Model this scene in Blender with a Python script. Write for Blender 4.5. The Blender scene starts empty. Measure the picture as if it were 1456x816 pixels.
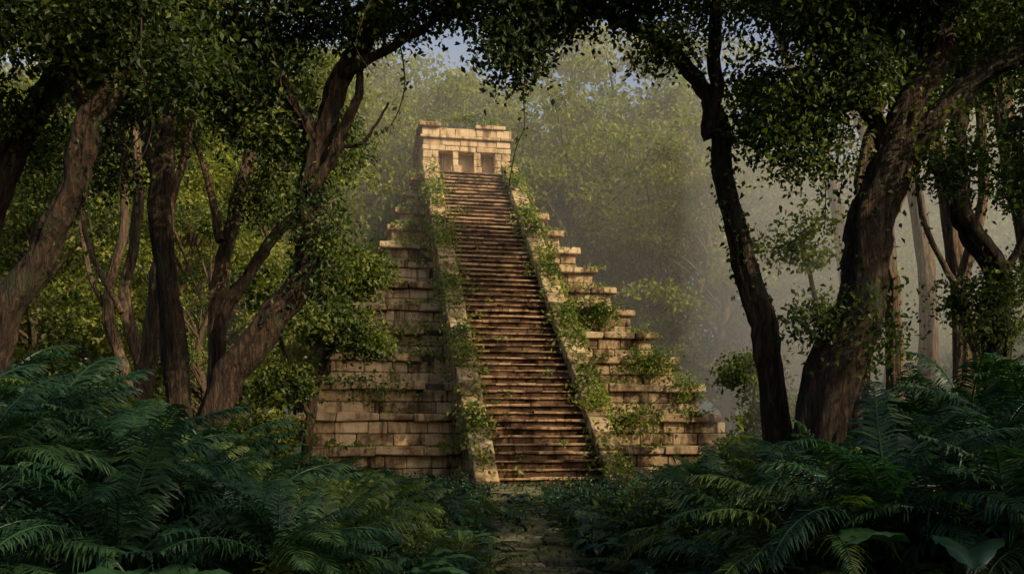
import bpy, math, random, bmesh
import numpy as np
from mathutils import Vector, Matrix
random.seed(7); rng=np.random.default_rng(11)
scene=bpy.context.scene
COL=scene.collection

# ---------------------------------------------------------------- helpers
class MB:
    def __init__(s): s.v=[]; s.l=[]; s.t=[]; s.m=[]; s.n=0
    def add(s,verts,faces,k,mat=0):
        verts=np.asarray(verts,dtype=np.float32).reshape(-1,3); faces=np.asarray(faces,dtype=np.int32).reshape(-1,k)
        s.v.append(verts); s.l.append((faces+s.n).ravel()); s.t.append(np.full(len(faces),k,np.int32))
        s.m.append(np.full(len(faces),mat,np.int32)); s.n+=len(verts)
    def mesh(s,name,mats,smooth=False):
        me=bpy.data.meshes.new(name)
        v=np.concatenate(s.v); l=np.concatenate(s.l); t=np.concatenate(s.t); m=np.concatenate(s.m)
        me.vertices.add(len(v)); me.vertices.foreach_set("co",v.ravel())
        me.loops.add(len(l)); me.loops.foreach_set("vertex_index",l)
        me.polygons.add(len(t)); st=np.concatenate([[0],np.cumsum(t)[:-1]]).astype(np.int32)
        me.polygons.foreach_set("loop_start",st)
        me.polygons.foreach_set("material_index",m)
        me.polygons.foreach_set("use_smooth",np.full(len(t),smooth,dtype=bool))
        me.update(calc_edges=True); me.validate()
        for x in mats: me.materials.append(x)
        return me
def obj(name,me,parent=None,loc=(0,0,0),rot=(0,0,0),sc=(1,1,1)):
    o=bpy.data.objects.new(name,me); COL.objects.link(o)
    o.location=loc; o.rotation_euler=rot; o.scale=sc
    if parent: o.parent=parent
    return o
def empty(name,loc=(0,0,0)):
    o=bpy.data.objects.new(name,None); COL.objects.link(o); o.location=loc; o.empty_display_size=.3; return o
def norm(a): return a/np.maximum(np.linalg.norm(a,axis=-1,keepdims=True),1e-6)
def gauss(n): return np.clip(rng.normal(size=(n,3)),-1.7,1.7)

# ---------------------------------------------------------------- materials
def newmat(name):
    m=bpy.data.materials.new(name); m.use_nodes=True; nt=m.node_tree
    for n in list(nt.nodes): nt.nodes.remove(n)
    return m,nt,nt.nodes.new,nt.links.new
def ramp(nt,stops):
    r=nt.nodes.new("ShaderNodeValToRGB"); e=r.color_ramp.elements
    e[0].position,e[0].color=stops[0][0],(*stops[0][1],1)
    e[1].position,e[1].color=stops[1][0],(*stops[1][1],1)
    for p,c in stops[2:]:
        q=e.new(p); q.color=(*c,1)
    return r
def leafmat(name,dark,mid,light,transl=.4,rough=.4,trcol=(1.3,1.5,.5),gl=.07):
    m,nt,N,L=newmat(name)
    geo=N("ShaderNodeNewGeometry"); tc=N("ShaderNodeTexCoord")
    nz=N("ShaderNodeTexNoise"); nz.inputs['Scale'].default_value=.8; nz.inputs['Detail'].default_value=0
    L(tc.outputs['Object'],nz.inputs['Vector'])
    mx=N("ShaderNodeMath"); mx.operation='MULTIPLY_ADD'; mx.inputs[1].default_value=.55
    L(geo.outputs['Random Per Island'],mx.inputs[0])
    m2=N("ShaderNodeMath"); m2.operation='MULTIPLY_ADD'; m2.inputs[1].default_value=1.2; m2.inputs[2].default_value=-.35
    L(nz.outputs['Fac'],m2.inputs[0]); L(m2.outputs[0],mx.inputs[2])
    r=ramp(nt,[(.1,dark),(1,light),(.5,mid)]); L(mx.outputs[0],r.inputs[0])
    p=N("ShaderNodeBsdfDiffuse"); L(r.outputs[0],p.inputs['Color'])
    t=N("ShaderNodeBsdfTranslucent")
    mc=N("ShaderNodeMix"); mc.data_type='RGBA'; mc.blend_type='MULTIPLY'; mc.inputs[0].default_value=1
    mc.inputs[7].default_value=(*trcol,1); L(r.outputs[0],mc.inputs[6]); L(mc.outputs[2],t.inputs['Color'])
    ms=N("ShaderNodeMixShader"); ms.inputs[0].default_value=transl
    L(p.outputs[0],ms.inputs[1]); L(t.outputs[0],ms.inputs[2])
    g=N("ShaderNodeBsdfGlossy"); g.inputs['Roughness'].default_value=rough; g.inputs['Color'].default_value=(1,1,1,1)
    ms2=N("ShaderNodeMixShader"); ms2.inputs[0].default_value=gl; L(ms.outputs[0],ms2.inputs[1]); L(g.outputs[0],ms2.inputs[2])
    o=N("ShaderNodeOutputMaterial"); L(ms2.outputs[0],o.inputs[0]); return m
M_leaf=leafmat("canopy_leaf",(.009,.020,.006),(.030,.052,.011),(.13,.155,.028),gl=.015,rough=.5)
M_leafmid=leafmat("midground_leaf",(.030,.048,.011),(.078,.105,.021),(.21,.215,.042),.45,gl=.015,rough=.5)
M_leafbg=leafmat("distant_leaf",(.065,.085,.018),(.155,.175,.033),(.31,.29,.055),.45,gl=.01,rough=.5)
M_vine=leafmat("vine_leaf",(.05,.075,.013),(.125,.16,.026),(.27,.28,.05),.4,gl=.015,rough=.5)
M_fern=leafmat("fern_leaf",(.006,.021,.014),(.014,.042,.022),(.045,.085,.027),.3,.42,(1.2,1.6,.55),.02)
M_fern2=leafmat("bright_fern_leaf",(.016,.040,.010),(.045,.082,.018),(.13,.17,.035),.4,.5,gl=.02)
M_broad=leafmat("broad_leaf",(.008,.028,.015),(.018,.05,.024),(.035,.08,.03),.25,.32,(1.1,1.5,.6),.035)

def barkmat(name,c1,c2,c3):
    m,nt,N,L=newmat(name)
    tc=N("ShaderNodeTexCoord"); mp=N("ShaderNodeMapping"); mp.inputs['Scale'].default_value=(9,9,1.6)
    L(tc.outputs['Object'],mp.inputs[0])
    n=N("ShaderNodeTexNoise"); n.inputs['Scale'].default_value=1.5; n.inputs['Detail'].default_value=7; n.inputs['Roughness'].default_value=.65; n.inputs['Distortion'].default_value=.6
    L(mp.outputs[0],n.inputs['Vector'])
    r=ramp(nt,[(.34,c1),(.68,c3),(.5,c2)]); L(n.outputs['Fac'],r.inputs[0])
    n2=N("ShaderNodeTexNoise"); n2.inputs['Scale'].default_value=1.3; n2.inputs['Detail'].default_value=5; L(tc.outputs['Object'],n2.inputs['Vector'])
    r2=ramp(nt,[(.56,(0,0,0)),(.72,(.8,.8,.8))]); L(n2.outputs['Fac'],r2.inputs[0])
    mx=N("ShaderNodeMix"); mx.data_type='RGBA'; L(r2.outputs[0],mx.inputs[0]); L(r.outputs[0],mx.inputs[6]); mx.inputs[7].default_value=(.028,.04,.016,1)
    p=N("ShaderNodeBsdfPrincipled"); p.inputs['Roughness'].default_value=.85; p.inputs['Specular IOR Level'].default_value=.25
    L(mx.outputs[2],p.inputs['Base Color'])
    b=N("ShaderNodeBump"); b.inputs['Strength'].default_value=1; b.inputs['Distance'].default_value=.12
    L(n.outputs['Fac'],b.inputs['Height']); L(b.outputs[0],p.inputs['Normal'])
    o=N("ShaderNodeOutputMaterial"); L(p.outputs[0],o.inputs[0]); return m
M_bark=barkmat("dark_bark",(.008,.005,.0035),(.027,.016,.009),(.09,.054,.03))
M_barkL=barkmat("pale_bark",(.03,.019,.012),(.10,.064,.038),(.21,.14,.085))

def stonemat(name,brick=None,base=((.14,.09,.052),(.46,.315,.175),(.62,.465,.28)),moss=.5):
    m,nt,N,L=newmat(name)
    tc=N("ShaderNodeTexCoord"); geo=N("ShaderNodeNewGeometry")
    n=N("ShaderNodeTexNoise"); n.inputs['Scale'].default_value=1.1; n.inputs['Detail'].default_value=8; n.inputs['Roughness'].default_value=.74
    L(tc.outputs['Object'],n.inputs['Vector'])
    a=N("ShaderNodeMath"); a.operation='MULTIPLY_ADD'; a.inputs[1].default_value=.26; a.inputs[2].default_value=-.13
    L(geo.outputs['Random Per Island'],a.inputs[0])
    a2=N("ShaderNodeMath"); a2.operation='ADD'; L(a.outputs[0],a2.inputs[0]); L(n.outputs['Fac'],a2.inputs[1])
    r=ramp(nt,[(.34,base[0]),(.70,base[2]),(.48,base[1])]); L(a2.outputs[0],r.inputs[0])
    mp=N("ShaderNodeMapping"); mp.inputs['Scale'].default_value=(2.2,2.2,.35); L(tc.outputs['Object'],mp.inputs[0])
    ns=N("ShaderNodeTexNoise"); ns.inputs['Scale'].default_value=1.2; ns.inputs['Detail'].default_value=6; ns.inputs['Roughness'].default_value=.65; L(mp.outputs[0],ns.inputs['Vector'])
    rs=ramp(nt,[(.36,(.25,.21,.185)),(.51,(1,1,1))]); L(ns.outputs['Fac'],rs.inputs[0])
    mm=N("ShaderNodeMix"); mm.data_type='RGBA'; mm.blend_type='MULTIPLY'; mm.inputs[0].default_value=.92
    L(r.outputs[0],mm.inputs[6]); L(rs.outputs[0],mm.inputs[7])
    sx=N("ShaderNodeSeparateXYZ"); L(geo.outputs['Normal'],sx.inputs[0])
    nm=N("ShaderNodeTexNoise"); nm.inputs['Scale'].default_value=.9; nm.inputs['Detail'].default_value=6; nm.inputs['Roughness'].default_value=.7; L(tc.outputs['Object'],nm.inputs['Vector'])
    m1=N("ShaderNodeMath"); m1.operation='MULTIPLY_ADD'; m1.inputs[1].default_value=.26; L(sx.outputs[2],m1.inputs[0]); L(nm.outputs['Fac'],m1.inputs[2])
    rm=ramp(nt,[(.62,(0,0,0)),(.8,(1,1,1))]); L(m1.outputs[0],rm.inputs[0])
    mf=N("ShaderNodeMath"); mf.operation='MULTIPLY'; mf.inputs[1].default_value=moss; L(rm.outputs[0],mf.inputs[0])
    mg=N("ShaderNodeMix"); mg.data_type='RGBA'; L(mf.outputs[0],mg.inputs[0]); L(mm.outputs[2],mg.inputs[6]); mg.inputs[7].default_value=(.13,.13,.035,1)
    col=mg.outputs[2]
    n3=N("ShaderNodeTexNoise"); n3.inputs['Scale'].default_value=5; n3.inputs['Detail'].default_value=8; n3.inputs['Roughness'].default_value=.7; L(tc.outputs['Object'],n3.inputs['Vector'])
    h=n3.outputs['Fac']
    if brick:
        sp=N("ShaderNodeSeparateXYZ"); L(tc.outputs['Object'],sp.inputs[0]); cb=N("ShaderNodeCombineXYZ")
        L(sp.outputs[1],cb.inputs[0]); L(sp.outputs[2],cb.inputs[1])
        bt=N("ShaderNodeTexBrick"); bt.inputs['Scale'].default_value=1; bt.inputs['Brick Width'].default_value=1.1; bt.inputs['Row Height'].default_value=.5; bt.inputs['Mortar Size'].default_value=.025
        bt.inputs['Color1'].default_value=(1,1,1,1); bt.inputs['Color2'].default_value=(.7,.7,.7,1); bt.inputs['Mortar'].default_value=(.25,.25,.25,1)
        L(cb.outputs[0],bt.inputs['Vector'])
        mb=N("ShaderNodeMix"); mb.data_type='RGBA'; mb.blend_type='MULTIPLY'; mb.inputs[0].default_value=1
        L(col,mb.inputs[6]); L(bt.outputs['Color'],mb.inputs[7]); col=mb.outputs[2]
    p=N("ShaderNodeBsdfDiffuse"); p.inputs['Roughness'].default_value=.3
    L(col,p.inputs['Color'])
    b=N("ShaderNodeBump"); b.inputs['Strength'].default_value=.8; b.inputs['Distance'].default_value=.09
    L(h,b.inputs['Height']); L(b.outputs[0],p.inputs['Normal'])
    o=N("ShaderNodeOutputMaterial"); L(p.outputs[0],o.inputs[0]); return m
M_stone=stonemat("weathered_limestone")
M_temple=stonemat("temple_limestone",base=((.30,.20,.12),(.54,.38,.215),(.64,.48,.30)),moss=.3)
M_stoneB=stonemat("limestone_masonry",brick=True)
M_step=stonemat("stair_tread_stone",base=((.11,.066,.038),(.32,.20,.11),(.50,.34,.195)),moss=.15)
M_risershade=stonemat("stair_riser_shaded_stone",base=((.035,.02,.013),(.10,.055,.032),(.18,.105,.062)),moss=.1)  # risers coloured dark: the shade under the lit treads is painted in
M_core=stonemat("rubble_core",base=((.04,.03,.022),(.09,.07,.05),(.15,.12,.08)))
M_path=stonemat("path_stone",base=((.05,.044,.036),(.12,.105,.08),(.20,.175,.14)),moss=.45)

def soilmat():
    m,nt,N,L=newmat("forest_soil"); tc=N("ShaderNodeTexCoord")
    n=N("ShaderNodeTexNoise"); n.inputs['Scale'].default_value=2.5; n.inputs['Detail'].default_value=9; n.inputs['Roughness'].default_value=.75; L(tc.outputs['Object'],n.inputs['Vector'])
    r=ramp(nt,[(.35,(.018,.015,.009)),(.7,(.07,.06,.03)),(.52,(.03,.035,.015))]); L(n.outputs['Fac'],r.inputs[0])
    p=N("ShaderNodeBsdfDiffuse"); L(r.outputs[0],p.inputs['Color'])
    b=N("ShaderNodeBump"); b.inputs['Distance'].default_value=.1; L(n.outputs['Fac'],b.inputs['Height']); L(b.outputs[0],p.inputs['Normal'])
    o=N("ShaderNodeOutputMaterial"); L(p.outputs[0],o.inputs[0]); return m
M_soil=soilmat()

# ---------------------------------------------------------------- geometry generators
def add_leaves(mb,c,size,droop=.35,up=.7,mat=0,wid=.30):
    c=np.asarray(c,dtype=np.float64); n=len(c)
    d=rng.normal(size=(n,3)); d[:,2]-=droop; d=norm(d)
    nn=rng.normal(size=(n,3))*.6; nn[:,2]+=up; s=norm(np.cross(d,nn)); nn=norm(np.cross(s,d))
    L=(size*rng.uniform(.6,1.3,n))[:,None]
    v=np.empty((n,4,3)); v[:,0]=c
    v[:,1]=c+d*L*.45+s*L*wid+nn*L*.10
    v[:,2]=c+d*L-nn*L*.08
    v[:,3]=c+d*L*.45-s*L*wid+nn*L*.10
    i=(np.arange(n)*4)[:,None]
    f=np.concatenate([i+np.array([[0,1,2]]),i+np.array([[0,2,3]])])
    mb.add(v,f,3,mat)
def spline(P,per=6):
    P=np.asarray(P,float); Q=np.vstack([2*P[0]-P[1],P,2*P[-1]-P[-2]]); out=[]
    for i in range(1,len(Q)-2):
        for t in np.linspace(0,1,per,endpoint=False):
            a,b,c,d=Q[i-1],Q[i],Q[i+1],Q[i+2]
            out.append(.5*((2*b)+(-a+c)*t+(2*a-5*b+4*c-d)*t*t+(-a+3*b-3*c+d)*t**3))
    out.append(Q[-2]); return np.array(out)
def tube(mb,pts,rad,ns=6,ridge=0.,mat=0):
    pts=np.asarray(pts,float); n=len(pts); rad=np.asarray(rad,float)
    T=norm(np.gradient(pts,axis=0))
    ref=np.array([.31,.94,.12]); 
    if abs(T[0]@ref)>.9: ref=np.array([1,0,0.])
    A=norm(ref-T*(T@ref)[:,None]); B=np.cross(T,A)
    th=np.linspace(0,2*np.pi,ns,endpoint=False)
    R=np.repeat(rad[:,None],ns,1)
    if ridge:
        s=np.cumsum(np.r_[0,np.linalg.norm(np.diff(pts,axis=0),axis=1)])[:,None]; ph=random.random()*6
        R=R*(1+ridge*(.5*np.sin(3*th+ph+.9*s)+.45*np.abs(np.sin(3.5*th+1.3*s+ph))+.35*np.sin(7*th-1.1*s+2*ph)+.3*np.sin(11*th+.7*s))+.06*np.sin(2.3*s+ph)+ .5*ridge*rng.normal(size=(n,ns))*.35)
    V=pts[:,None]+R[...,None]*(np.cos(th)[None,:,None]*A[:,None]+np.sin(th)[None,:,None]*B[:,None])
    i=np.arange(n-1)[:,None]*ns; j=np.arange(ns)[None]; k=(j+1)%ns
    f=np.stack([i+j,i+k,i+ns+k,i+ns+j],-1).reshape(-1,4)
    mb.add(V,f,4,mat)

def make_tree(name,limbs,clumps,leaf=.11,perc=110,bark=M_bark,leafm=M_leaf,ivy=0.,spread=.32,lianas=0):
    base=np.array(limbs[0][0][0],float); root=empty(name,tuple(base))
    tb=MB(); lb=MB(); nodes=[]; ivyc=[]
    for k,(P,r0,r1) in enumerate(limbs):
        S=spline(P,8)-base; n=len(S); t=np.linspace(0,1,n)
        wob=np.cumsum(rng.normal(size=(n,3))*.02,axis=0); wob[:,2]=0; S=S+wob*(t[:,None]>0)
        r=r0+(r1-r0)*t**.8
        if k==0: r=r*(1+.9*np.exp(-np.maximum(S[:,2],0)/.45))
        big=r0>.12
        tube(tb,S,r,30 if big else 10,.22 if big else .08)
        if k==0 and r0>.24:
            th0=random.random()*6; q=np.arange(n)
            off=np.stack([np.cos(th0+q*.16),np.sin(th0+q*.16),0*q],-1)*(r*1.02)[:,None]
            tube(tb,S+off,np.full(n,r0*.18),7,.1)
            tube(tb,S-off*.98+0.02,np.full(n,r0*.11),6,.1)
        h=S[:,2]>base[2]+3.5
        nodes+=list(S[h] if h.any() else S[-3:]); 
        if ivy>0:
            for q,rr,tt in zip(S,r,t):
                if q[2]<.5: continue
                m=int(rng.poisson(ivy*rr*100*max(0,np.sin(q[2]*1.1+base[0]*3)+.15)))
                if m:
                    g=norm(rng.normal(size=(m,3))*[1,1,.3]); ivyc.append(q+g*(rr*1.05)+gauss(m)*[.08,.08,.18])
    if ivyc: add_leaves(lb,np.vstack(ivyc),leaf*1.0,droop=.8,up=.3)
    r0=limbs[0][1]
    if r0>.2:
        for a in np.linspace(0,6.28,6)[:-1]+random.random():
            d=np.array([math.cos(a),math.sin(a),0]); q=[d*r0*.5+[0,0,.7],d*r0*1.3+[0,0,.28],d*r0*2.6+[0,0,.05],d*r0*4+[0,0,-.12]]
            S=spline(q,5); tube(tb,S,np.linspace(r0*.45,r0*.12,len(S)),9,.1)
    nodes=np.array(nodes); cur=list(nodes)
    for (x,y,z,rx,ry,rz,cnt) in clumps:
        C=norm(rng.normal(size=(cnt,3)))*rng.uniform(.25,1,(cnt,1))**.5*[rx,ry,rz]+np.array([x,y,z])-base
        A=np.array(cur); d=np.array([np.min(np.linalg.norm(A-c,axis=1)) for c in C]); order=np.argsort(d)
        for ii in order:
            c=C[ii]; A=np.array(cur); dd=np.linalg.norm(A-c,axis=1)+.3*np.maximum(0,A[:,2]-c[2]); j=int(np.argmin(dd)); a=A[j]
            L=np.linalg.norm(c-a)
            mid=(a+c)/2+rng.normal(size=3)*.1*L+np.array([0,0,.10*L])
            S=spline([a,mid,c],4); rr=min(.09,.012+.022*L)
            tube(tb,S,np.linspace(rr,.006,len(S)),5)
            cur+= [S[4],S[6],c] 
            n=int(perc*rng.uniform(.5,1.5)); t=rng.beta(2.2,1.0,n)
            idx=np.minimum((t*(len(S)-1)).astype(int),len(S)-1)
            sp=spread*rng.uniform(.6,1.3)
            lc=S[idx]*.75+S[-1]*.25+gauss(n)*[sp,sp,sp*.62]
            add_leaves(lb,lc,leaf)
    A=np.array(cur)
    for _ in range(lianas):
        a=A[random.randrange(len(A))]; ln=random.uniform(1.0,3.2); q=[a+np.array([random.uniform(-.1,.1)*k,random.uniform(-.1,.1)*k,-ln*k/4]) for k in range(5)]
        S=spline(q,6); tube(tb,S,np.linspace(.014,.008,len(S)),5)
        m=int(ln*26); lc=S[rng.integers(0,len(S),m)]+gauss(m)*.06; add_leaves(lb,lc,leaf*.9,droop=1.)
    obj("trunk_and_branches",tb.mesh(name+"_wood",[bark],True),root)
    if lb.n: obj("leaves",lb.mesh(name+"_leaves",[leafm]),root)
    return root

# ---------------------------------------------------------------- ground
g=MB(); n=121
xs=np.linspace(-1,1,n); xs=np.sign(xs)*np.abs(xs)**2.2*450; X,Y=np.meshgrid(xs,xs+0); Yw=Y+20
Z=.12*np.sin(X*.5)*np.cos(Yw*.4)+.08*np.sin(X*1.3+Yw*.9)
Z=Z*np.clip((np.abs(X)-1)/3,0,1)
Z[(np.abs(X)<14)&(Yw>30)&(Yw<75)]*=0
i=(np.arange(n-1)[:,None]*n+np.arange(n-1)[None]).ravel()
g.add(np.stack([X,Yw,Z-.03],-1),np.stack([i,i+1,i+n+1,i+n],-1),4)
obj("ground",g.mesh("ground",[M_soil],True))

pb=MB()
def box(mb,a,b,c,d,e,f,j=.02,mat=0):
    v=np.array([[a,c,e],[b,c,e],[b,d,e],[a,d,e],[a,c,f],[b,c,f],[b,d,f],[a,d,f]],float)
    v+=rng.uniform(-j,j,v.shape)
    mb.add(v,[[0,3,2,1],[4,5,6,7],[0,1,5,4],[1,2,6,5],[2,3,7,6],[3,0,4,7]],4,mat)
y=3.
while y<33.5:
    w=random.uniform(.65,.95); cx=.35+.25*math.sin(y*.18); x=cx-.85; zt=.07+random.uniform(-.02,.07)
    while x<cx+.8:
        ww=random.uniform(.6,1.3); ww=min(ww,cx+.9-x)
        if ww>.12: box(pb,x,x+ww-.03,y,y+w-.08,-.2,zt+random.uniform(-.02,.03),.03)
        x+=ww
    y+=w
po=obj("stone_path",pb.mesh("stone_path",[M_path]))
bv=po.modifiers.new("b","BEVEL"); bv.width=.025; bv.segments=2; bv.limit_method='NONE'

# ---------------------------------------------------------------- pyramid
NL=13; S_=19.0/NL; H=19.0; KS=24.0/19.0
pyr=empty("step_pyramid",(-3.5,61.4,0)); pyr.rotation_euler=(0,0,math.radians(10.5))
tb=MB(); cb=MB()
def VF(k): return -2.75-1.844*k+.85*min(1,k/2)
def segs(a,b,lo=.7,hi=1.6):
    out=[]; x=a
    while x<b-.01:
        w=random.uniform(lo,hi)
        if b-(x+w)<lo*.6: w=b-x
        out.append((x,min(b,x+w))); x+=w
    return out
def ring(mb,hw,vf,vb,z0,z1,df,ds,gap=.02,lo=.7,hi=1.6,j=.018,jo=.03,skip=0.):
    for a,b in segs(-hw,hw,lo,hi):
        if random.random()<skip: continue
        o=random.uniform(-jo,jo); box(mb,a+gap/2,b-gap/2,vf+o,vf+df,z0,z1-random.random()*.02,j)
    for sgn in (-1,1):
        for a,b in segs(vf+df,vb,lo*1.2,hi*1.3):
            if random.random()<skip: continue
            o=random.uniform(-jo,jo)
            u0,u1=sorted((sgn*(hw+o),sgn*(hw-ds))); box(mb,u0,u1,a+gap/2,b-gap/2,z0,z1-random.random()*.02,j)
    for a,b in segs(-hw+ds,hw-ds,lo*2,hi*2): box(mb,a,b,vb-.5,vb,z0,z1,j)
for i in range(NL):
    k=NL-1-i; hw=3.75+.56*k; vf=VF(k); vb=4.5+.56*k; z0=i*S_; z1=z0+S_
    box(cb,-hw+.35,hw-.35,vf+.35,vb-.35,z0-.05,z1-.06-.004*i,.0)
    hc=(S_-.36)
    ring(tb,hw-.12,vf+.12,vb-.12,z0,z0+hc*.5-.015,.6,.6,jo=.05)
    ring(tb,hw-.19,vf+.19,vb-.19,z0+hc*.5,z0+hc-.01,.6,.6,jo=.05)
    ring(tb,hw+.07,vf-.10,vb+.05,z0+hc,z1,2.5,.9,lo=.7,hi=2.0,j=.05,jo=.12,skip=.06)
o=obj("terraces",tb.mesh("terraces",[M_stone]),pyr); bv=o.modifiers.new("b","BEVEL"); bv.width=.045; bv.segments=1; bv.limit_method='NONE'
obj("terrace_core",cb.mesh("terrace_core",[M_core]),pyr)
sb=MB(); ns=58; rs=H/ns; v0=-3.6
def vn(z): return v0-(H-z)*KS
for s in range(ns):
    zt=(s+1)*rs; vf=vn(zt)-.42
    for a,b in segs(-2.2,2.2,.7,2.0):
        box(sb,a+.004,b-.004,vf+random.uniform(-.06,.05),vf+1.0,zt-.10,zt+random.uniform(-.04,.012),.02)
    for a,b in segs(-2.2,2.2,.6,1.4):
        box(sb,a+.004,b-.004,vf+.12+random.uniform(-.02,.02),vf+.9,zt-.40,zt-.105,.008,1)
o=obj("stairway",sb.mesh("stairway",[M_step,M_risershade]),pyr); bv=o.modifiers.new("b","BEVEL"); bv.width=.025; bv.segments=1; bv.limit_method='NONE'
def wedge(mb,u0,u1,off):
    pr=[(vn(0)-.3,-.3),(vn(0)-.3,off-.05),(v0-.3,H+off-.05),(v0+1.2,H+off-.05-.02),(v0+1.2,-.3)]
    v=[(u0,a,b) for a,b in pr]+[(u1,a,b) for a,b in pr]
    mb.add(v,[[0,1,2,3,4]],5); mb.add(v,[[9,8,7,6,5]],5)
    mb.add(v,[[0,5,6,1],[1,6,7,2],[2,7,8,3],[3,8,9,4],[4,9,5,0]],4)
wb=MB(); wedge(wb,-2.18,2.18,-.5)
obj("stair_core",wb.mesh("stair_core",[M_core]),pyr)
wb=MB(); wedge(wb,-3.05,-2.2,.12); wedge(wb,2.2,3.05,.12)
obj("balustrade_walls",wb.mesh("balustrade_walls",[M_stoneB]),pyr)
bb=MB(); Ls=math.hypot(H,24); dv,dz=24/Ls,H/Ls
for sgn in (-1,1):
    s=-.2
    while s<Ls+.2:
        w=random.uniform(.7,1.4); 
        if s+w>Ls: w=Ls+.35-s
        ua,ub=2.16,3.10
        j=random.uniform(-.03,.03); th=.42+random.uniform(-.07,.07)
        P=[]
        for up in (-.1,th):
            for (uu,ss) in ((ua,s+.02),(ub,s+.02),(ub,s+w-.02),(ua,s+w-.02)):
                P.append((sgn*uu+j,vn(0)-.35+ss*dv-up*dz,ss*dz+up*dv+.05))
        P=np.array(P)+rng.uniform(-.03,.03,(8,3))
        bb.add(P,[[0,3,2,1],[4,5,6,7],[0,1,5,4],[1,2,6,5],[2,3,7,6],[3,0,4,7]],4)
        s+=w
        if w<.1: break
o=obj("balustrades",bb.mesh("balustrades",[M_stone]),pyr)
bm=bmesh.new(); bm.from_mesh(o.data); bmesh.ops.recalc_face_normals(bm,faces=bm.faces); bm.to_mesh(o.data); bm.free()
bv=o.modifiers.new("b","BEVEL"); bv.width=.05; bv.segments=2; bv.limit_method='NONE'
# temple
t=MB(); hw=2.95; vf=-2.65; vb=4.2; z=H
ring(t,hw+.2,vf-.25,vb+.2,z-.02,z+.26,.9,.8,lo=.8,hi=1.5)
zb=z+.26
ops=[(-1.9,-.95),(-.58,.48),(.92,1.87)]
edges=[-hw]+[e for o_ in ops for e in o_]+[hw]
for q in range(0,len(edges),2):
    a,b=edges[q],edges[q+1]; zz=zb
    for hh in (.5,.46,.5):
        if b-a>.8:
            m=a+(b-a)*random.uniform(.35,.65); box(t,a,m-.01,vf+random.uniform(-.02,.02),vf+.55,zz+.005,zz+hh-.005,.012); box(t,m+.01,b,vf+random.uniform(-.02,.02),vf+.55,zz+.005,zz+hh-.005,.012)
        else: box(t,a,b,vf+random.uniform(-.01,.03),vf+.45,zz+.003,zz+hh-.003,.012)
        zz+=hh
z1=zb+1.46
for sgn in (-1,1):
    for c in range(3):
        for a,b in segs(vf+.56,vb,.8,1.5):
            u0,u1=sorted((sgn*hw,sgn*(hw-.6))); box(t,u0,u1,a+.01,b-.01,zb+c*.487,zb+c*.487+.475,.015)
ring(t,hw+.03,vf-.03,vb,z1,z1+.34,.8,.7,lo=.9,hi=1.6)
ring(t,hw,vf,vb,z1+.36,z1+.80,.8,.7,lo=.7,hi=1.3)
ring(t,hw+.20,vf-.20,vb+.1,z1+.81,z1+.99,1,.9,lo=.9,hi=1.8,jo=.03)
ring(t,hw+.06,vf-.06,vb,z1+1.0,z1+1.52,.8,.7,lo=.7,hi=1.4)
ring(t,hw+.26,vf-.26,vb+.15,z1+1.53,z1+1.8,1.4,1.2,lo=.7,hi=1.6,jo=.06,skip=.04)
box(t,-hw+.5,hw-.5,vf+.6,vb-.3,z1+1.2,z1+1.74,0)
o=obj("temple",t.mesh("temple",[M_temple]),pyr); bv=o.modifiers.new("b","BEVEL"); bv.width=.035; bv.segments=1; bv.limit_method='NONE'
t=MB(); box(t,-hw+.62,hw-.62,vf+.85,vf+1.2,z+.1,z1+.3,0); box(t,-hw+.4,hw-.4,vf+.2,vf+1.0,z+.1,z+.29,0)
obj("temple_interior",t.mesh("temple_interior",[M_temple]),pyr)

# climbing vines
vb_=MB(); pts=[]
for sgn in (-1,1):
    for s in np.arange(0,Ls,.16):
        dens=max(0,.5+.6*math.sin(s*1.1+sgn*2)+.5*math.sin(s*2.7+sgn))*(1.2 if sgn<0 else 1.4)
        m=int(rng.poisson(max(0.1,dens)*22))
        if m:
            ss=s+rng.normal(size=m)*.3; off=rng.normal(size=m)*.42+ (2.75 if sgn<0 else 2.75)
            up=rng.uniform(.40,.95,m)-np.maximum(0,off-3.05)*1.6-np.maximum(0,2.2-off)*.8
            pts.append(np.stack([sgn*off,vn(0)-.35+ss*dv-up*dz,ss*dz+up*dv+.05],-1))
def patch(u,v,z,ru,rz,n):
    g=rng.normal(size=(n,3))*[ru,.28,rz]; pts.append(g+[u,v,z])
for (u,i,ru,n) in ((4.3,5,.7,700),(5.6,5,.6,500),(6.6,3,.6,400),(7.6,3,.5,350),(4,8,.3,120),(8.4,2,.6,300),(-4.5,4,.7,250),(-6.5,2,1.,300),(-4,9,.4,120),(4.8,1,1,500)):
    k=NL-1-i; patch(u,VF(k)-.2,i*S_+S_*.8,ru,.42,n)
for i in range(NL):
    k=NL-1-i
    for _ in range(9):
        u=random.choice((-1,1))*random.uniform(3.2,3.7+.56*k); patch(u,VF(k)-.2+random.random()*.6,(i+1)*S_+.02,.35,.10,random.randint(10,60))
for _ in range(60):
    zz=random.uniform(0,H)**1; u=random.choice((-1,1))*2.2*random.random()**.35; patch(u,vn(zz)-.3,zz+.05,.12,.07,14)
for _ in range(14): patch(random.uniform(-3,3),-2.9,H+2.3+1.55,.3,.05,25)
add_leaves(vb_,np.vstack(pts),.22,droop=.5,up=.4)
obj("climbing_vines",vb_.mesh("climbing_vines",[M_vine]),pyr)

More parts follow.
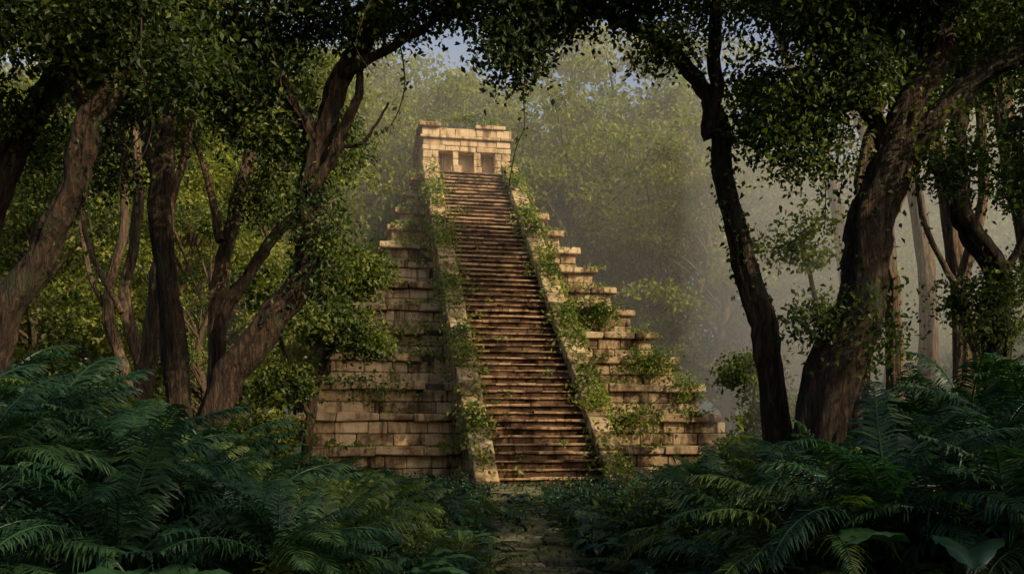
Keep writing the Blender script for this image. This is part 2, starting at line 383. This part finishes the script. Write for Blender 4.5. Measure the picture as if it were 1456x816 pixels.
# ---------------------------------------------------------------- foreground trees
def T(*a,**k): return make_tree("jungle_tree",*a,**k)
T([([(-7.95,13,0),(-7.6,13,3.3),(-6.95,13,4.7),(-6.43,13,5.7),(-6.1,13,6.7),(-5.86,13,7.3),(-5.5,13.3,8.3),(-4.9,13.5,10.5)],.23,.12),
   ([(-6.1,13,6.6),(-6.5,12.8,7.4),(-6.9,12.6,8.4),(-7.6,12.2,10)],.14,.07)],
  [(-6.6,12.6,8.4,2.2,1.6,.9,90),(-6,12,10.8,4,3,1.4,80),(-5.2,13,7.6,1.2,1,.5,25)],ivy=.5,lianas=6)
T([([(-9.4,15,0),(-9.2,15,4),(-8.7,15,6.4),(-8,15,7.7),(-7.4,15,9),(-7,15,11)],.26,.14)],
  [(-8.2,14.5,9,2.4,1.5,1.1,70),(-9,15,7.2,1.2,1,.8,30),(-8,14,11.5,3.5,3,1.3,50)],ivy=.4,lianas=4)
T([([(-9.0,20,0),(-8.5,20,3),(-8.1,20,5.2),(-7.9,20,7.2),(-8.3,20,8.6),(-8.6,20,10.5)],.22,.11),
   ([(-7.9,20,6.9),(-7.5,20.2,8.4),(-7.2,20.4,10.4)],.12,.06)],
  [(-8.5,20,10.3,2.2,1.6,1.0,60),(-9.8,20,8.2,1.4,1,.8,35)],bark=M_barkL,ivy=.3)
T([([(-6.9,19,0),(-7.2,19,3.9),(-7.5,19,6),(-7.4,19,8.1),(-7.1,19,10),(-7,19,12.5)],.25,.15)],
  [(-6.8,19,10.6,2.6,2,1.1,80),(-6.8,18.5,13,3.5,3,1.3,50)],ivy=.4,lianas=5)
T([([(-7.5,22,0),(-7.5,22,5),(-7.2,22,7.1),(-6.9,22,8.3),(-6.6,22,9.6),(-6.2,22,11.5)],.2,.11),
   ([(-7.3,22,6.9),(-7.6,22,8.3),(-8.2,22,10)],.12,.06)],
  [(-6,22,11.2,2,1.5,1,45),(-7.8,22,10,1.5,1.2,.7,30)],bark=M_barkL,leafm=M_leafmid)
T([([(-7.0,20.5,0),(-6.75,20.5,4.3),(-6.2,20.5,5.6),(-5.5,20.5,6.7),(-4.8,20.5,7.4),(-4.0,20.5,8.6)],.17,.07)],
  [(-4.6,20.5,8.9,1.3,1,.8,35),(-5.5,20.5,7.6,.9,.8,.5,14)],ivy=.2)
T([([(-5.6,15,0),(-5.1,15,2.7),(-4.5,15,3.6),(-3.9,15,4.5),(-3.58,15,5.3),(-3.45,15,6.3),(-3.3,15,7.2),(-2.9,15,8.2),(-2.4,15,9.0),(-1.9,15,10.3)],.27,.12),
   ([(-3.45,15,6.2),(-3.1,15,6.8),(-2.7,15,7.6),(-2.6,15.2,8.6),(-3.0,15.2,10)],.11,.05),
   ([(-3.35,15,7.1),(-3.9,14.8,8),(-4.6,14.6,9.2)],.13,.05),
   ([(-2.9,15,8.2),(-2.1,14.8,8.5),(-1.2,14.6,8.9),(-.4,14.5,9.3)],.09,.04),
   ([(-3.5,15,6.4),(-2.9,14.8,6.9),(-2.45,14.7,7.0),(-2.1,14.6,7.6)],.05,.02)],
  [(-4.7,14.5,9.1,1.8,1.4,.8,66),(-2.4,14.6,9.5,1.7,1.4,.7,68),(-.6,14.4,9.45,1.3,1.2,.5,46),(-3.5,14.5,11.2,4,3,1.3,80),(.05,14.3,8.3,.3,.35,.8,20),(-4.5,15,7.7,.9,.7,.7,22),(-3.3,15,5.5,.5,.4,1.0,12)],ivy=1.0,lianas=5)
T([([(-6.4,27,0),(-6.2,27,2.5),(-5.8,27,4.4),(-5.0,27,6.0),(-4.5,27,7.6)],.16,.05),([(-6.2,27,2.6),(-6.9,27,4.2),(-7.5,27,6.2)],.09,.04)],
  [(-4.8,27,7.0,.9,.9,.7,26),(-5.6,26.5,5.3,1.2,1.1,.6,32),(-4.6,27,4.8,.7,.8,.4,14),(-7.1,26.5,3.6,1.0,1.0,.6,26),(-7.6,26,2.0,1.2,1,.6,26),(-7.4,27,6.6,1.1,1,.7,26)],leaf=.17,leafm=M_leafmid,spread=.36)
T([([(9.3,35,0),(9.2,35,1.8),(9.6,35,3.4),(9.4,35,5)],.12,.04)],
  [(9.4,34.5,4.2,1.2,1,.8,26),(10.6,34,2.6,1.5,1,.9,36),(8.9,33.5,1.3,1.1,.9,.6,22)],leaf=.19,leafm=M_leafmid,spread=.4)
T([([(4.75,15,0),(4.46,15,3),(4.16,15,4.4),(3.86,15,5.4),(3.56,15,6.4),(3.4,15,7.4),(3.1,15,8.2),(2.4,14.9,8.75),(1.6,14.8,9.15),(.8,14.7,9.5)],.24,.07),
   ([(3.42,15,7.2),(3.55,15,8.0),(3.6,15,9.2),(3.7,15,11)],.14,.07)],
  [(1.4,14.5,9.4,1.5,1.2,.45,54),(3.2,14.5,9.6,1.6,1.4,.6,56),(.3,14.5,9.1,.6,.6,.6,20),(3,14,11.4,4,3,1.3,80),(4.3,14.6,7.6,.6,.5,.9,26),(2.6,14.6,8.5,.4,.4,.3,8)],ivy=1.1,lianas=5)
T([([(4.7,14,0),(5.0,14,2.8),(5.5,14,4.2),(5.55,14,5.5),(6.0,14,6.6),(6.2,14,7.5),(6.7,14,8.4),(6.8,14,10.5)],.42,.20),
   ([(5.95,14,6.3),(6.6,13.9,7.0),(7.2,13.8,7.7),(8.2,13.6,8.2),(9.2,13.4,9.2)],.20,.1),
   ([(5.95,14,6.7),(5.5,14,7.5),(4.9,14,8.3),(4.3,13.9,9.2)],.15,.07),
   ([(5.2,14.2,0),(5.6,14.3,2.5),(5.9,14.3,4.5),(6.1,14.2,6.5)],.2,.12),
   ([(6.2,14,7.3),(6.15,13.9,8.2),(5.8,13.8,9.3)],.12,.06)],
  [(7.6,13.6,8.9,1.9,1.4,.7,82),(5.2,13.8,9.1,1.6,1.3,.7,72),(4.7,13.9,7.1,.6,.5,1.0,32),(5.4,13.7,7.8,.7,.6,.5,16),(6.8,13.6,6.4,.5,.5,.6,12),(8.4,13.5,6.9,.8,.7,1.0,34),(7,13,11.2,4,3,1.4,90),(5.3,13.8,3.6,.8,.5,1.0,14)],ivy=.8,lianas=10)
T([([(9.6,17,0),(9.3,17,4),(9.45,17,5),(8.9,17,6.0),(8.6,17,7.0),(8.6,17,8.3),(8.9,17,10.5)],.25,.14),
   ([(9.4,17,4.9),(9.9,17,5.8),(10.4,17,7.2)],.1,.05)],
  [(9,16.7,9.8,2,1.5,1,75),(10.2,17,7.3,1,.8,.9,35),(9.2,16.8,4.6,.8,.5,.9,24),(9.5,16,12,3.5,3,1.3,60)],ivy=.8,lianas=6)
T([([(9.2,21,0),(9.1,21,5),(8.7,21,6.8),(8.4,21,8.2),(8.8,21,9.8),(9,21,12)],.2,.1),([(8.75,21,6.5),(9.5,21,8),(10.2,21,10)],.1,.05)],
  [(9.2,21,11.2,2.4,2,1.2,50)],bark=M_barkL,ivy=.3)
for (x,y) in ((12.5,24),(-11,25),(-12.6,28)):
    T([([(x,y,0),(x+.4,y,3.5),(x-.2,y,6),(x+.3,y,8.5),(x+.2,y,12)],.2,.1),([(x-.1,y,5.5),(x-1,y,7.5),(x-1.4,y,10)],.1,.05)],
      [(x,y,12,2.2,2,1.2,34)],bark=M_barkL,ivy=.2,leaf=.16)
for (x,y,h,cn) in ((14,5,12,58),(16,11,12,58),(9.5,1,11,40),(17,-2,13,50),(-12,8,13,60),(-13,17,14,60)):  # trees outside the frame; the right-hand ones added to shade the foreground
    T([([(x,y,0),(x+.3,y,h*.3),(x-.4,y+.2,h*.6),(x-.2,y,h*.95)],.33,.12)],
      [(x-.5,y,h-1,3.6,3.6,1.6,cn)],leaf=.2,perc=66,spread=.45,ivy=.1)
for (bx,by,cx_,cy,cz,ry,rz,cnt) in ((13.2,22.5,11,22.5,15.5,3,2.2,120),(13.6,27,11.2,27,17.5,2.8,3.4,140),(14.6,31.5,11.2,31,21.5,2.9,2.6,120),(15.2,36,11,35.5,22.4,3,2.7,120),(15,40,11.2,39.4,23.4,2.2,2,60)):  # added trees, crowns mostly out of view, set to shade the left terraces
    T([([(bx,by,0),(bx+.3,by,cz*.3),(bx-.5,by,cz*.6),(cx_+.8,cy,cz*.86),(cx_,cy,cz+.6)],.33,.14)],
      [(cx_,cy,cz,3.5,ry,rz,cnt)],leaf=.27,perc=90,spread=.65,bark=M_barkL,leafm=M_leafmid,ivy=.1)
T([([(11.4,30,0),(11.2,30,3),(10.4,29.5,6),(9.6,29,8.5)],.13,.05)],[(9.4,29,8.3,1.2,1.4,1.0,14),(10.4,29.6,6.0,.8,.9,.6,7)],leaf=.2,leafm=M_leafmid,bark=M_barkL,spread=.45,perc=80)

# ---------------------------------------------------------------- background forest (shared meshes)
forest=empty("background_forest")
variants=[]
for k in range(5):
    wb=MB(); lb=MB(); hgt=22.; 
    P=[np.array([0,0,0.])]
    for q in range(1,6): P.append(np.array([random.uniform(-1,1)*.25*q,random.uniform(-1,1)*.25*q,hgt*.17*q]))
    S=spline(P,5); tube(wb,S,np.linspace(.42,.12,len(S)),9,.1)
    for q in range(36):
        zz=random.uniform(.2,1)*hgt; a=random.random()*6.28
        rad=(2.0+4.4*math.sin(math.pi*min(1,max(0,(zz/hgt-.12)/.95)))**.8)*random.uniform(.45,1.05)
        st=S[min(len(S)-1,int(len(S)*min(.97,zz/hgt*.85)))]
        c=np.array([math.cos(a)*rad,math.sin(a)*rad,zz]); 
        B=spline([st,(st+c)/2+[0,0,.5],c],3); tube(wb,B,np.linspace(.13,.03,len(B)),5)
        for _ in range(4):
            cc=c+gauss(1)[0]*[1.1,1.1,.6]; n=random.randint(70,150)
            add_leaves(lb,cc+gauss(n)*[.7,.7,.34],.34)
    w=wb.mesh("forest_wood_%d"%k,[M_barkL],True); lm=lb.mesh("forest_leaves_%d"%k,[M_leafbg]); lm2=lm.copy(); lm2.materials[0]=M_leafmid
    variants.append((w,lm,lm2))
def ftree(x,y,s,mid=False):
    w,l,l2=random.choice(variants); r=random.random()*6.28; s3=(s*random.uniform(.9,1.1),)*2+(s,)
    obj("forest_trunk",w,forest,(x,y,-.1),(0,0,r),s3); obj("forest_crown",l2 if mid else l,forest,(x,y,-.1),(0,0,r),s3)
for row,(yy,h0) in enumerate(((76,1.38),(93,1.72))):
    x=-70+row*3
    while x<72:
        hh=h0*random.uniform(.85,1.12)
        ftree(x+random.uniform(-1,1),yy+random.uniform(-4,4),hh); x+=random.uniform(6,8.5)
for x,y,s in ((-16,42,.75),(-22,36,.8),(-14,52,1.05),(-23,50,1.1),(-31,44,1.),(-18,62,1.3),(-30,60,1.25),(-12,68,1.35),(22,52,.6),(30,48,.6),(36,54,.7),(26,62,.9),(16,66,1.15),(46,60,.9),(34,68,1.1),(3,84,1.62),(11,86,1.75),(-9,85,1.7),(7,98,2.0)):
    ftree(x,y,s)
for x,y,s in ((-17,31,.6),(-24,27,.75),(-12.5,36,.5),(24,42,.4),(29,30,.6),(15,47,.3),(20,37,.3),(26,22,.6),
              (-9,-9,.7),(0,-12,.7),(-17,-4,.7),(-5,-18,.9)):  # last four stand unseen behind the camera, added to block sky light
    ftree(x,y,s,True)
ub=MB(); n=26000
X=rng.uniform(-60,60,n); Y=rng.uniform(24,75,n); keep=(np.abs(X+2)>13)|(Y<31)&(np.abs(X)>5)
X,Y=X[keep],Y[keep]; Z=np.abs(rng.normal(size=len(X)))*.9*(1+np.sin(X*.7)*np.cos(Y*.5))
add_leaves(ub,np.stack([X,Y,Z],-1),.36)
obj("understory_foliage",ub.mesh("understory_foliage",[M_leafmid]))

# ---------------------------------------------------------------- undergrowth plants
def frond(mb,az,el,L,pairs,ll,droop,mat=0,base=(0,0,0)):
    t=np.linspace(0,1,14); ang=el-droop*t**1.4
    dr=np.cumsum(np.cos(ang))/14*L; dz=np.cumsum(np.sin(ang))/14*L
    d=np.array([math.cos(az),math.sin(az),0]); side=np.array([-d[1],d[0],0])
    C=np.array(base)+d*dr[:,None]+np.array([0,0,1])*dz[:,None]
    tube(mb,C,np.linspace(.012,.003,14)*L*.8,4,0,mat)
    tt=np.linspace(.14,.99,pairs)
    for sg in (-1,1):
        p=np.stack([np.interp(tt,t,C[:,q]) for q in range(3)],-1)
        tan=norm(np.stack([np.interp(tt,t,np.gradient(C[:,q])) for q in range(3)],-1))
        up=np.cross(tan,side) ; up=up*np.sign(up[:,2:3]+1e-6)
        prof=(np.sin(np.pi*np.clip(tt*.86+.12,0,1))**.7)*ll*rng.uniform(.75,1.15,pairs)
        dirv=norm(side*sg*1.0+tan*.65+up*.12+rng.normal(size=(pairs,3))*.12)
        w=tan*(ll*.036)
        l=prof[:,None]; dn=np.array([0,0,-1])*l*rng.uniform(.6,1.6,(pairs,1))
        v=np.empty((pairs,6,3)); v[:,0]=p-w*.5; v[:,1]=p+w*.5
        v[:,2]=p+dirv*l*.5+w+dn*.08; v[:,3]=p+dirv*l*.5-w+dn*.08
        v[:,4]=p+dirv*l*.9+w*.15+dn*.34; v[:,5]=p+dirv*l*.9-w*.1+dn*.36
        i=(np.arange(pairs)*6)[:,None]
        mb.add(v,np.concatenate([i+np.array([[0,1,2,3]]),i+np.array([[3,2,4,5]])]),4,mat)
def blade(mb,base,az,el,L,W,droop,stalk,heart=0.,mat=0):
    d=np.array([math.cos(az),math.sin(az),0]); side=np.array([-d[1],d[0],0.]); up=np.array([0,0,1.])
    st=[np.array(base),np.array(base)+d*stalk*.25+up*stalk*.6,np.array(base)+d*stalk*.55+up*stalk]
    S=spline(st,4); tube(mb,S,np.linspace(.014,.008,len(S)),5,0,mat)
    o=S[-1]; nt_=17; t=np.linspace(0,1,nt_); ang=el-droop*t
    c=o+d*(np.cumsum(np.cos(ang))/nt_*L)[:,None]+up*(np.cumsum(np.sin(ang))/nt_*L)[:,None]
    wp=(np.sin(np.pi*t**(.62 if heart else .85))**.75)*W; wp[0]=.3*W if heart else .02; wp[-1]=.0
    nrm=np.stack([-np.sin(ang)*d[0],-np.sin(ang)*d[1],np.cos(ang)],-1)
    rows=[]; ph=random.random()*6
    for q,(k,l) in enumerate(((-1,.16),(-.66,.20),(-.33,.13),(0,0),(.33,.13),(.66,.20),(1,.16))):
        back=-d*(heart*abs(k)*L)*np.exp(-t*5)[:,None]
        rib=.028*W*np.where((np.arange(nt_)+int(abs(k)*3))%2==0,1,-1)*abs(k)
        rows.append(c+side*(wp*k)[:,None]+nrm*(wp*l*1.6+rib+(.07*W*np.sin(t*19+q+ph) if abs(k)==1 else 0))[:,None]+back)
    V=np.stack(rows,1); i=(np.arange(nt_-1)[:,None]*7+np.arange(6)[None]).ravel()
    mb.add(V,np.stack([i,i+1,i+8,i+7],-1),4,mat)
palms=[];broads=[];shrubs=[];bananas=[]
for k in range(6):
    for bright in (0,1):
        mb=MB(); nf=random.randint(15,22)
        for q in range(nf):
            el=random.uniform(.35,1.5); frond(mb,q*2.4+random.uniform(-.3,.3),el,random.uniform(.8,1.2),54,random.uniform(.2,.27),random.uniform(.9,1.9))
        palms.append(mb.mesh("palm_fern_%d"%k,[M_fern2 if bright else M_fern],False))
for k in range(4):
    mb=MB()
    for q in range(random.randint(10,14)): 
        blade(mb,(random.uniform(-.1,.1),random.uniform(-.1,.1),0),q*2.4+random.uniform(-.3,.3),random.uniform(-.3,.5),random.uniform(.30,.46),random.uniform(.11,.17),random.uniform(.7,1.4),random.uniform(.3,.85),.3)
    broads.append(mb.mesh("elephant_ear_%d"%k,[M_broad],True))
for k in range(2):
    mb=MB()
    for q in range(6): blade(mb,(0,0,0),q*2.4,random.uniform(1.0,1.35),random.uniform(.8,1.0),.11,random.uniform(.4,.9),.2,0)
    bananas.append(mb.mesh("upright_leaf_%d"%k,[M_fern2],True))
for k in range(5):
    mb=MB()
    for q in range(60):
        a=random.random()*6.28; rr=random.random()**.5*.5; c=np.array([math.cos(a)*rr,math.sin(a)*rr,random.uniform(.1,1.0)*(1-rr*.7)])
        B=spline([(0,0,0),c*[.3,.3,.6],c],3); tube(mb,B,np.linspace(.010,.003,len(B)),4)
        add_leaves(mb,c+gauss(50)*.075,.045)
    shrubs.append(mb.mesh("shrub_%d"%k,[M_leaf if k<3 else M_fern2],False))
stem=MB(); tube(stem,[(0,0,-.3),(.02,0,.3),(-.01,.02,.7),(0,0,1.02)],[.09,.075,.07,.06],9,.12); stem=stem.mesh("fern_stem",[M_bark],True)
tt=[-.62,-.5,-.40,-.33,-.22,-.1,-.045,.11,.18,.26,.36,.46,.62]
hh=[.10,.08,.035,.005,-.02,-.05,-.072,-.068,-.04,-.005,.035,.06,.075]
G={n_:empty(n_) for n_ in ("palm_fern_undergrowth","elephant_ear_undergrowth","shrub_undergrowth")}
def palm(x,y,h,me,cap):
    s=min(h/.8,cap); lift=max(0,h-.8*s); f=random.uniform(.85,1.1)
    obj("palm_fern",me,G["palm_fern_undergrowth"],(x,y,-.05+lift),(random.uniform(-.15,.15),random.uniform(-.15,.15),random.random()*6.28),(s*f,s*f,s))
    if lift>.15: obj("fern_stem",stem,G["palm_fern_undergrowth"],(x,y,-.05),(0,0,random.random()*6),(1,1,lift))
for _ in range(1550):
    y=6.8+26.4*random.random()**1.05; tx=random.uniform(-.66,.66); x=tx*y
    cx=.35+.25*math.sin(y*.18); over=y>19.5
    if abs(x-cx)<.82+.1*random.random() and not over: continue
    hm=2.2+y*np.interp(x/y,tt,hh)
    if hm<.3: continue
    h=min(hm,3.6)*random.uniform(.4,1.0)
    if abs(x-cx)<1.9 : h=min(h,.5+.15*abs(x-cx))
    r=random.random(); z=(0,0,random.random()*6.28)
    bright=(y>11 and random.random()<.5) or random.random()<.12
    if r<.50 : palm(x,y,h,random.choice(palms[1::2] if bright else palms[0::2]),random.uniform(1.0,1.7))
    elif r<.74:
        if random.random()<.74: me=random.choice(broads); s=h/.9
        else: me=random.choice(bananas); s=h/1.15
        s=min(s,1.1); obj("broad_leaf_plant",me,G["elephant_ear_undergrowth"],(x,y,-.02),z,(s,)*3)
    else:
        me=random.choice(shrubs); s=min(h,1.1 if y<9 else 2.2)*.9; obj("shrub",me,G["shrub_undergrowth"],(x,y,-.02),z,(s*1.2,s*1.2,s))
# a dense near row of ferns with a few broad leaves between them
for x,y,s in ((-3.5,6.9,1.55),(-2.6,6.8,1.45),(-1.7,7.0,1.3),(-4.0,7.6,1.6),(2.7,7.2,1.3),(3.7,7.5,1.5)):
    obj("broad_leaf_plant",random.choice(broads),G["elephant_ear_undergrowth"],(x,y,-.02),(0,0,random.random()*6),(s,s,s))
for x,y,h in ((-3.0,7.6,1.3),(-2.1,7.9,1.1),(-4.1,8.2,1.8),(2.2,7.9,1.0),(3.2,8.1,1.4),(4.2,8.4,1.9),(-1.4,8.3,.9),(4.9,8.9,2.2),(-4.9,9.2,2.2),(1.7,8.6,.8)):
    palm(x,y,h,random.choice(palms[0::2]),1.5)
for x,y,h in ((-5.6,10.5,3.1),(-7.6,12,3.7),(-6.6,9.6,2.9),(-8.6,14.5,3.9),(5.4,10,2.9),(6.8,11.5,3.4),(7.9,12.6,3.5),(6.2,9.4,2.9),(9.4,15,3.9),(-2.9,9.4,1.6),(-3.6,11.5,2.1),(3.4,10.5,1.9),(7.2,14,3.6),(-4.9,14,2.6),(-5.2,8.9,2.6),(8.6,13.5,3.7)):
    palm(x,y,h,random.choice(palms[0::2]),random.uniform(1.6,2.0))
gb=MB(); n=75000; Y=4.5+rng.random(n)**1.1*31; X=rng.uniform(-.68,.68,n)*Y
d=np.abs(X-(.35+.25*np.sin(Y*.18))); keep=(d>.5+.4*rng.random(n))|((Y>20)&(rng.random(n)<.6)); X,Y,d=X[keep],Y[keep],d[keep]
Z=rng.random(len(X))**1.5*np.clip(.18+.25*(d-.6),.16,.55)
add_leaves(gb,np.stack([X,Y,Z],-1),.12); obj("ground_cover",gb.mesh("ground_cover",[M_fern]))
fb=MB(); n=1500; Y=rng.uniform(6,34,n); X=.35+.25*np.sin(Y*.18)+rng.normal(size=n)*.5
add_leaves(fb,np.stack([X,Y,np.full(n,.13)],-1),.09,droop=0,up=4); obj("fallen_leaves",fb.mesh("fallen_leaves",[M_fern2]))

# ---------------------------------------------------------------- mist
def mist(name,dens,bx,an,col):
    m,nt,N,L=newmat(name); vs=N("ShaderNodeVolumeScatter"); vs.inputs['Density'].default_value=dens; vs.inputs['Color'].default_value=(*col,1); vs.inputs['Anisotropy'].default_value=an
    o=N("ShaderNodeOutputMaterial"); L(vs.outputs[0],o.inputs['Volume'])
    mb=MB(); box(mb,*bx,0); obj(name,mb.mesh(name,[m]))
mist("morning_mist",.0050,(-60,60,47,112,-1,44),-.25,(1,.97,.90))
mist("sunlit_mist",.024,(8.8,34,27,46.9,-1,18),-.25,(1,.95,.85))

# ---------------------------------------------------------------- light, sky, camera
el=math.radians(31); az=math.atan2(.80,-.60)
sd=Vector((math.sin(az)*math.cos(el),math.cos(az)*math.cos(el),math.sin(el)))
w=bpy.data.worlds.new("World"); scene.world=w; w.use_nodes=True; nt=w.node_tree
bg=nt.nodes['Background']; sky=nt.nodes.new("ShaderNodeTexSky"); sky.sky_type='NISHITA'; sky.sun_disc=False
sky.sun_elevation=el; sky.sun_rotation=az; sky.air_density=1.0; sky.dust_density=4; sky.ozone_density=.3
nt.links.new(sky.outputs[0],bg.inputs[0]); bg.inputs[1].default_value=.15
l=bpy.data.lights.new("sun","SUN"); l.energy=5; l.angle=math.radians(.5); l.color=(1,.84,.56)
lo=bpy.data.objects.new("sun",l); COL.objects.link(lo); lo.rotation_euler=sd.to_track_quat('Z','Y').to_euler(); lo.location=(20,0,30)
c=bpy.data.cameras.new("camera"); co=bpy.data.objects.new("camera",c); COL.objects.link(co); scene.camera=co
co.location=(0,0,2.2); co.rotation_euler=(math.radians(90),0,0); c.sensor_width=36; c.lens=36*1250/1456
c.shift_y=(610-408)/1456; c.clip_end=2000; c.clip_start=.1
scene.view_settings.view_transform='Standard'; scene.view_settings.look='None'; scene.view_settings.exposure=0
